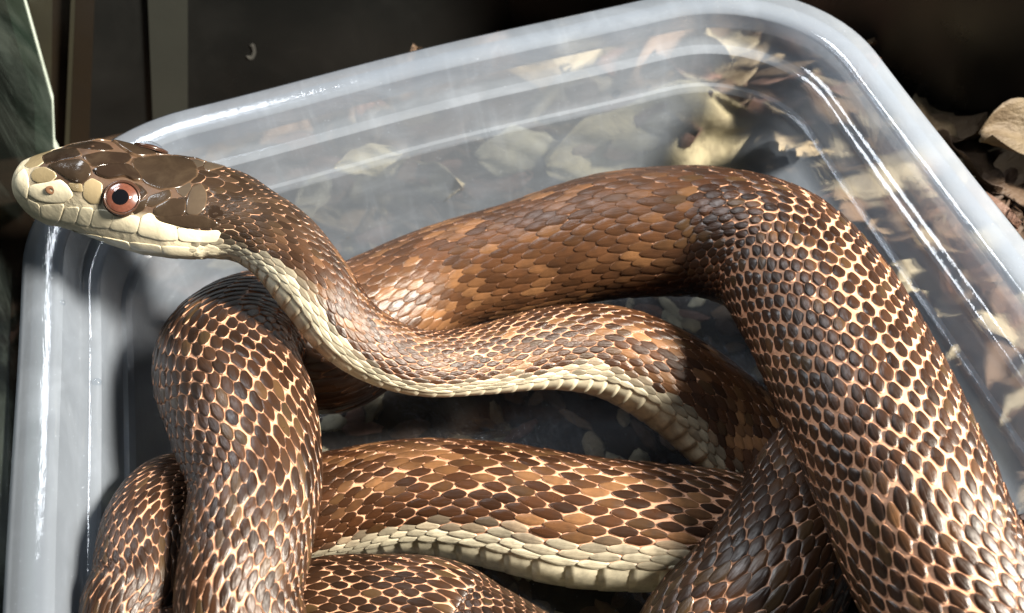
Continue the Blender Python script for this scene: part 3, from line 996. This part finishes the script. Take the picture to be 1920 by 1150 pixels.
# nostril
for mir in (1, -1):
    a, b = hit_head(20 + 490 / 6.39, 250 + 680 / 6.39)
    a = a + b * 0.028
    if mir < 0:
        a = a - 2 * ((a - h_o) @ h_l) * h_l
        b = b - 2 * (b @ h_l) * h_l
    vv = []
    side = np.cross(b, h_t)
    side /= np.linalg.norm(side)
    for rr_, dz in ((0.062, -0.01), (0.040, 0.006), (0.0001, -0.03)):
        for k in range(16):
            an = 2 * math.pi * k / 16
            vv.append(a + (h_t * math.cos(an) * 1.2 + side * math.sin(an)) * rr_ + b * dz)
    ff = [(q * 16 + k, q * 16 + (k + 1) % 16, (q + 1) * 16 + (k + 1) % 16, (q + 1) * 16 + k) for q in range(2) for k in range(16)]
    mesh_obj('nostril', vv, ff, mat_plain('nostril_skin', (0.17, 0.09, 0.05), 0.5), snake)


# ---- eyes
def sphere_cap(c, ax, rad, amax, n=40, m=16, a0=0.0):
    ax = ax / np.linalg.norm(ax)
    u = np.cross(ax, [0.1, 0.3, 0.9])
    u /= np.linalg.norm(u)
    w = np.cross(ax, u)
    v = [c + ax * rad]
    for i in range(1, m + 1):
        a = amax * i / m
        for k in range(n):
            b = 2 * math.pi * k / n
            v.append(c + rad * (ax * math.cos(a) + math.sin(a) * (u * math.cos(b) + w * math.sin(b))))
    f = [(0, 1 + k, 1 + (k + 1) % n) for k in range(n)]
    for i in range(m - 1):
        f += [(1 + i * n + k, 1 + (i + 1) * n + k, 1 + (i + 1) * n + (k + 1) % n, 1 + i * n + (k + 1) % n) for k in range(n)]
    return v, f


ex, en = hit_head(226, 368)
er = 58 * KPX
for mir in (False, True):
    vd = (CAM - ex) / np.linalg.norm(CAM - ex)
    gz = 0.75 * en + 0.25 * vd
    c = ex - en * er * 0.85
    if mir:
        gz = gz - 2 * (gz @ h_l) * h_l
        c = c - 2 * ((c - h_o) @ h_l) * h_l - gz * er * 0.06
    gz = gz / np.linalg.norm(gz)
    eye = mesh_obj('eye', *sphere_cap(c, gz, er, 0.62), MAT['socket'], snake)
    R1 = er * 1.012
    mesh_obj('iris', *sphere_cap(c, gz, R1, 0.46), MAT['iris'], eye)
    mesh_obj('pupil', *sphere_cap(c, gz - h_t * 0.03, R1 * 1.006, 0.245), MAT['pupil'], eye)
    u_ = np.cross(gz, h_t)
    u_ /= np.linalg.norm(u_)
    w_ = np.cross(u_, gz)
    cr_ = c + gz * er * 0.885
    vv = []
    for k in range(40):
        an = 2 * math.pi * k / 40
        rd = w_ * math.cos(an) + u_ * math.sin(an)
        for q in range(8):
            aq = 2 * math.pi * q / 8
            vv.append(cr_ + rd * (29.5 * KPX + 0.020 * math.cos(aq)) + gz * 0.024 * math.sin(aq))
    ff = [(k * 8 + q, k * 8 + (q + 1) % 8, ((k + 1) % 40) * 8 + (q + 1) % 8, ((k + 1) % 40) * 8 + q) for k in range(40) for q in range(8)]
    mesh_obj('eye_rim', vv, ff, MAT['socket'], eye)
    rs = 37.0 * KPX
    pl = c + gz * er * 0.885
    cs = pl - gz * math.sqrt(rs ** 2 - (28.5 * KPX) ** 2)
    mesh_obj('spectacle', *sphere_cap(cs, gz, rs, math.asin(28.5 / 37.0)), MAT['water'], eye)
tag(snake, 'coiled brown rat snake with cream chin and reddish eye, head lifted over the rim', 'snake')

# ------------------------------------------------------------------ leaf litter round and under the tub
LEAFC = [(0.27, 0.21, 0.125), (0.19, 0.13, 0.075), (0.13, 0.08, 0.045), (0.08, 0.045, 0.025), (0.34, 0.29, 0.19), (0.15, 0.08, 0.055)]


def leaf_shape(L, W, curl, seed, nu=12, nv=7, lobes=0.0):
    r = np.random.default_rng(seed)
    ph = r.random(4) * 6.28
    v = []
    for side in (0, 1):
        for i in range(nu):
            u = i / (nu - 1)
            w = W * (math.sin(math.pi * min(1, u * 0.96 + 0.03)) ** 0.75) * (1 + lobes * math.sin(u * 19 + ph[0]) + 0.12 * math.sin(u * 9 + ph[3]))
            for j in range(nv):
                q = j / (nv - 1) * 2 - 1
                x = (u - 0.5) * L
                y = q * w / 2 * (1 + 0.1 * math.sin(u * 13 + ph[1] + q))
                z = curl * (q * q) * W * 0.6 + 0.16 * L * curl * math.sin(u * 4 + ph[2]) + 0.06 * W * math.sin(u * 14 + q * 5 + ph[3]) - 0.02 * abs(q) + 0.03 * (1 - abs(q))
                v.append((x, y, z - side * 0.02))
    n = nu * nv
    f = []
    for i in range(nu - 1):
        for j in range(nv - 1):
            a = i * nv + j
            f.append((a, a + nv, a + nv + 1, a + 1))
            f.append((n + a, n + a + 1, n + a + nv + 1, n + a + nv))
    for i in range(nu - 1):
        for j in (0, nv - 1):
            a, b = i * nv + j, (i + 1) * nv + j
            f.append((a, a + n, b + n, b) if j == 0 else (a, b, b + n, a + n))
    for j in range(nv - 1):
        for i in (0, nu - 1):
            a, b = i * nv + j, i * nv + j + 1
            f.append((a, b, b + n, a + n) if i == 0 else (a, a + n, b + n, b))
    return np.array(v), np.array(f)


def chip_shape(L, W, H, seed):
    r = np.random.default_rng(seed)
    n = 7
    v = []
    for i in range(5):
        u = i / 4 * 2 - 1
        k = (1 - abs(u) ** 3) * 0.6 + 0.35
        for j in range(n):
            a = 2 * math.pi * j / n
            v.append((u * L / 2 + r.normal(0, .04 * L), math.cos(a) * W / 2 * k + r.normal(0, .05 * W), math.sin(a) * H / 2 * k + r.normal(0, .08 * H)))
    f = [(i * n + j, (i + 1) * n + j, (i + 1) * n + (j + 1) % n, i * n + (j + 1) % n) for i in range(4) for j in range(n)]
    f += [(0, 1, 2, 3), (0, 3, 4, 6), (28, 31, 30, 29), (28, 34, 32, 31)]
    return np.array(v), np.array(f)


def euler(rx, ry, rz):
    return np.array(Matrix.Rotation(rz, 3, 'Z') @ Matrix.Rotation(ry, 3, 'Y') @ Matrix.Rotation(rx, 3, 'X'))


LV, LF, LC = [], [], []
nv_ = 0
protoL = [leaf_shape(random.uniform(1.6, 3.2), random.uniform(0.8, 1.6), random.uniform(-.5, .6), k, lobes=random.choice([0, 0, .12])) for k in range(14)]
protoC = [chip_shape(random.uniform(.5, 1.6), random.uniform(.3, .8), random.uniform(.15, .35), k) for k in range(14)]


def put(shape, pos, rot, col):
    global nv_
    v, f = shape
    LV.append(v @ rot.T + np.asarray(pos))
    LF.append(f + nv_)
    LC.append(np.tile(np.array(col), (len(v), 1)))
    nv_ += len(v)


def far_enough(x, y, m):
    dx = max(0.95 - x, x - (TUB_W - 0.95))
    dy = max(y + 0.95, -TUB_L + 0.95 - y)
    return max(dx, dy) > m


cnt = 0
while cnt < 620:
    reg = random.random()
    if reg < 0.45:
        x, y = random.uniform(-3, 18), random.uniform(-0.8, BACK_Y - 0.5)
    elif reg < 0.85:
        x, y = random.uniform(13.4, 20), random.uniform(-15, 2.5)
    else:
        x, y = random.uniform(-3.8, 0.2), random.uniform(-15, 1)
    if not far_enough(x, y, -0.05) or behind_wall(x, y, 0.5):
        continue
    z = ground_h(x, y)
    if (y > -0.4 and z + 1.15 > RIM - 0.81 * max(0, y) - 0.5) or (x < 2.6 and y > 0.0):
        continue
    k = random.random()
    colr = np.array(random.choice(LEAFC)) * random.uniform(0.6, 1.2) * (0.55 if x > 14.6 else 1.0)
    inner = not far_enough(x, y, 0.9)
    if k < 0.5 and not inner and not (-2.2 < x < 0.6):
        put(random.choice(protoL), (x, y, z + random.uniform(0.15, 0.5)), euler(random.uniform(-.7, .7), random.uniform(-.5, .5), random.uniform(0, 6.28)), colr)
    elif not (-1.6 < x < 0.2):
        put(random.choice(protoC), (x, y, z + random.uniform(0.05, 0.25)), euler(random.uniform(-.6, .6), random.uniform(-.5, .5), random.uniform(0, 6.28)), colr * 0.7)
    cnt += 1
for _ in range(300):                                            # leaves packed against the outside of the walls
    if random.random() < 0.6:
        x, y = random.uniform(1.5, 13), random.uniform(-0.78, 0.25)
        rot = euler(random.uniform(.4, 1.4), random.uniform(-.4, .4), random.uniform(-.7, .7))
    else:
        x, y = random.uniform(13.0, 14.6), random.uniform(-11, -1)
        rot = euler(random.uniform(-.4, .4), random.uniform(.4, 1.3), random.uniform(-.7, .7))
    if behind_wall(x, y, 0.6):
        continue
    v, f = random.choice(protoL)
    put((v * random.uniform(0.35, 0.75), f), (x, y, random.uniform(0.3, 2.1 - 1.2 * max(0, y))), rot, np.array(random.choice(LEAFC)) * random.uniform(0.7, 1.5))
for _ in range(420):                                            # flattened chips under the clear base, colour brightened for light the base blocks
    x, y = random.uniform(1.8, 12.2), random.uniform(-12, -1.8)
    colr = np.array(random.choice(LEAFC)) * random.uniform(1.6, 3.4)
    v, f = random.choice(protoC)
    put((v * np.array([0.55, 0.7, 0.25]), f), (x, y, -0.10), euler(0, 0, random.uniform(0, 6.28)), colr)
lit = grid_mesh('leaf_litter', np.concatenate(LV), np.concatenate(LF), MAT['leaf'], None, {'Col': np.concatenate(LC)})
tag(lit, 'brown mulch and broken dead leaves banked around and under the tub', 'leaf litter', kind='stuff')


def single_leaf(name, centre, L, W, curl, seed, rot, col, label, lobes=0.0):
    v, f = leaf_shape(L, W, curl, seed, 22, 13, lobes)
    o = grid_mesh(name, v, f, MAT['leaf'], None, {'Col': np.tile(np.array(col), (len(v), 1))})
    o.location = Vector([float(q) for q in centre]) * U
    o.rotation_euler = rot
    tag(o, label, 'leaf')


# big pale leaves standing against the outside of the wall
single_leaf('dead_leaf', on_y(1225, 262, -0.82), 4.4, 2.1, .16, 5, (1.22, 0.06, 0.02), (0.60, 0.51, 0.30), 'largest pale buff dead leaf leaning on the far side of the back wall', .05)
single_leaf('dead_leaf', on_y(690, 300, -0.80), 1.25, .55, .2, 6, (1.1, 0.1, 0.05), (0.66, 0.56, 0.34), 'small pointed pale dead leaf pressed behind the tub wall', .1)
single_leaf('dead_leaf', on_y(975, 285, -0.80), 1.7, .9, -.25, 8, (1.1, 0.25, 0.25), (0.48, 0.43, 0.29), 'curled greyish dead leaf behind the middle of the back wall')
single_leaf('dead_leaf', on_z(1815, 270, 1.9) + np.array([1.7, -0.35, 0.0]), 3.5, 1.5, .42, 12, (0.35, 0.08, -0.12), (0.115, 0.09, 0.055), 'curled tan dead leaf lying out beyond the tub corner', .05)

# ------------------------------------------------------------------ water drops on the inner wall
tub_bvh_v, tub_bvh_f = [], []
for k in range(nI):
    tub_bvh_v += rings[k]
for k in range(nI - 1):
    for i in range(NR):
        j = (i + 1) % NR
        tub_bvh_f.append((k * NR + i, k * NR + j, (k + 1) * NR + j, (k + 1) * NR + i))
tb = BVHTree.FromPolygons(tub_bvh_v, tub_bvh_f)
for (a, b, r, lab) in ((1156, 176, .085, 'roundest clear water drop clinging high on the tub back wall'),
                       (1217, 162, .05, 'tiny water drop right beside the roundest drop on the tub wall'),
                       (1275, 158, .035, 'tiniest water drop on the tub back wall above the buff leaf'),
                       (1640, 300, .09, 'long water drop in the groove of the tub corner rim'),
                       (118, 568, .05, 'lone water bead beside the snake chin on the tub side rim'),
                       (183, 716, .07, 'water drop halfway along the tub side rim beside the coil'),
                       (196, 985, .09, 'fat water drop on the side lip next to the lowest coil'),
                       (1668, 352, .06, 'small water bead just below the long drop in the rim groove')):
    h = tb.ray_cast(Vector(CAM), Vector(ray(a, b)).normalized())
    if h[0] is None:
        continue
    nrm = np.array(h[1])
    if nrm @ TOWARD < 0:
        nrm = -nrm
    v, f = sphere_cap(np.array(h[0]) - nrm * r * 0.35, nrm, r, 1.9, 20, 10)
    tag(mesh_obj('water_drop', v, f, MAT['water']), lab, 'water drop', 'water drops on the tub')
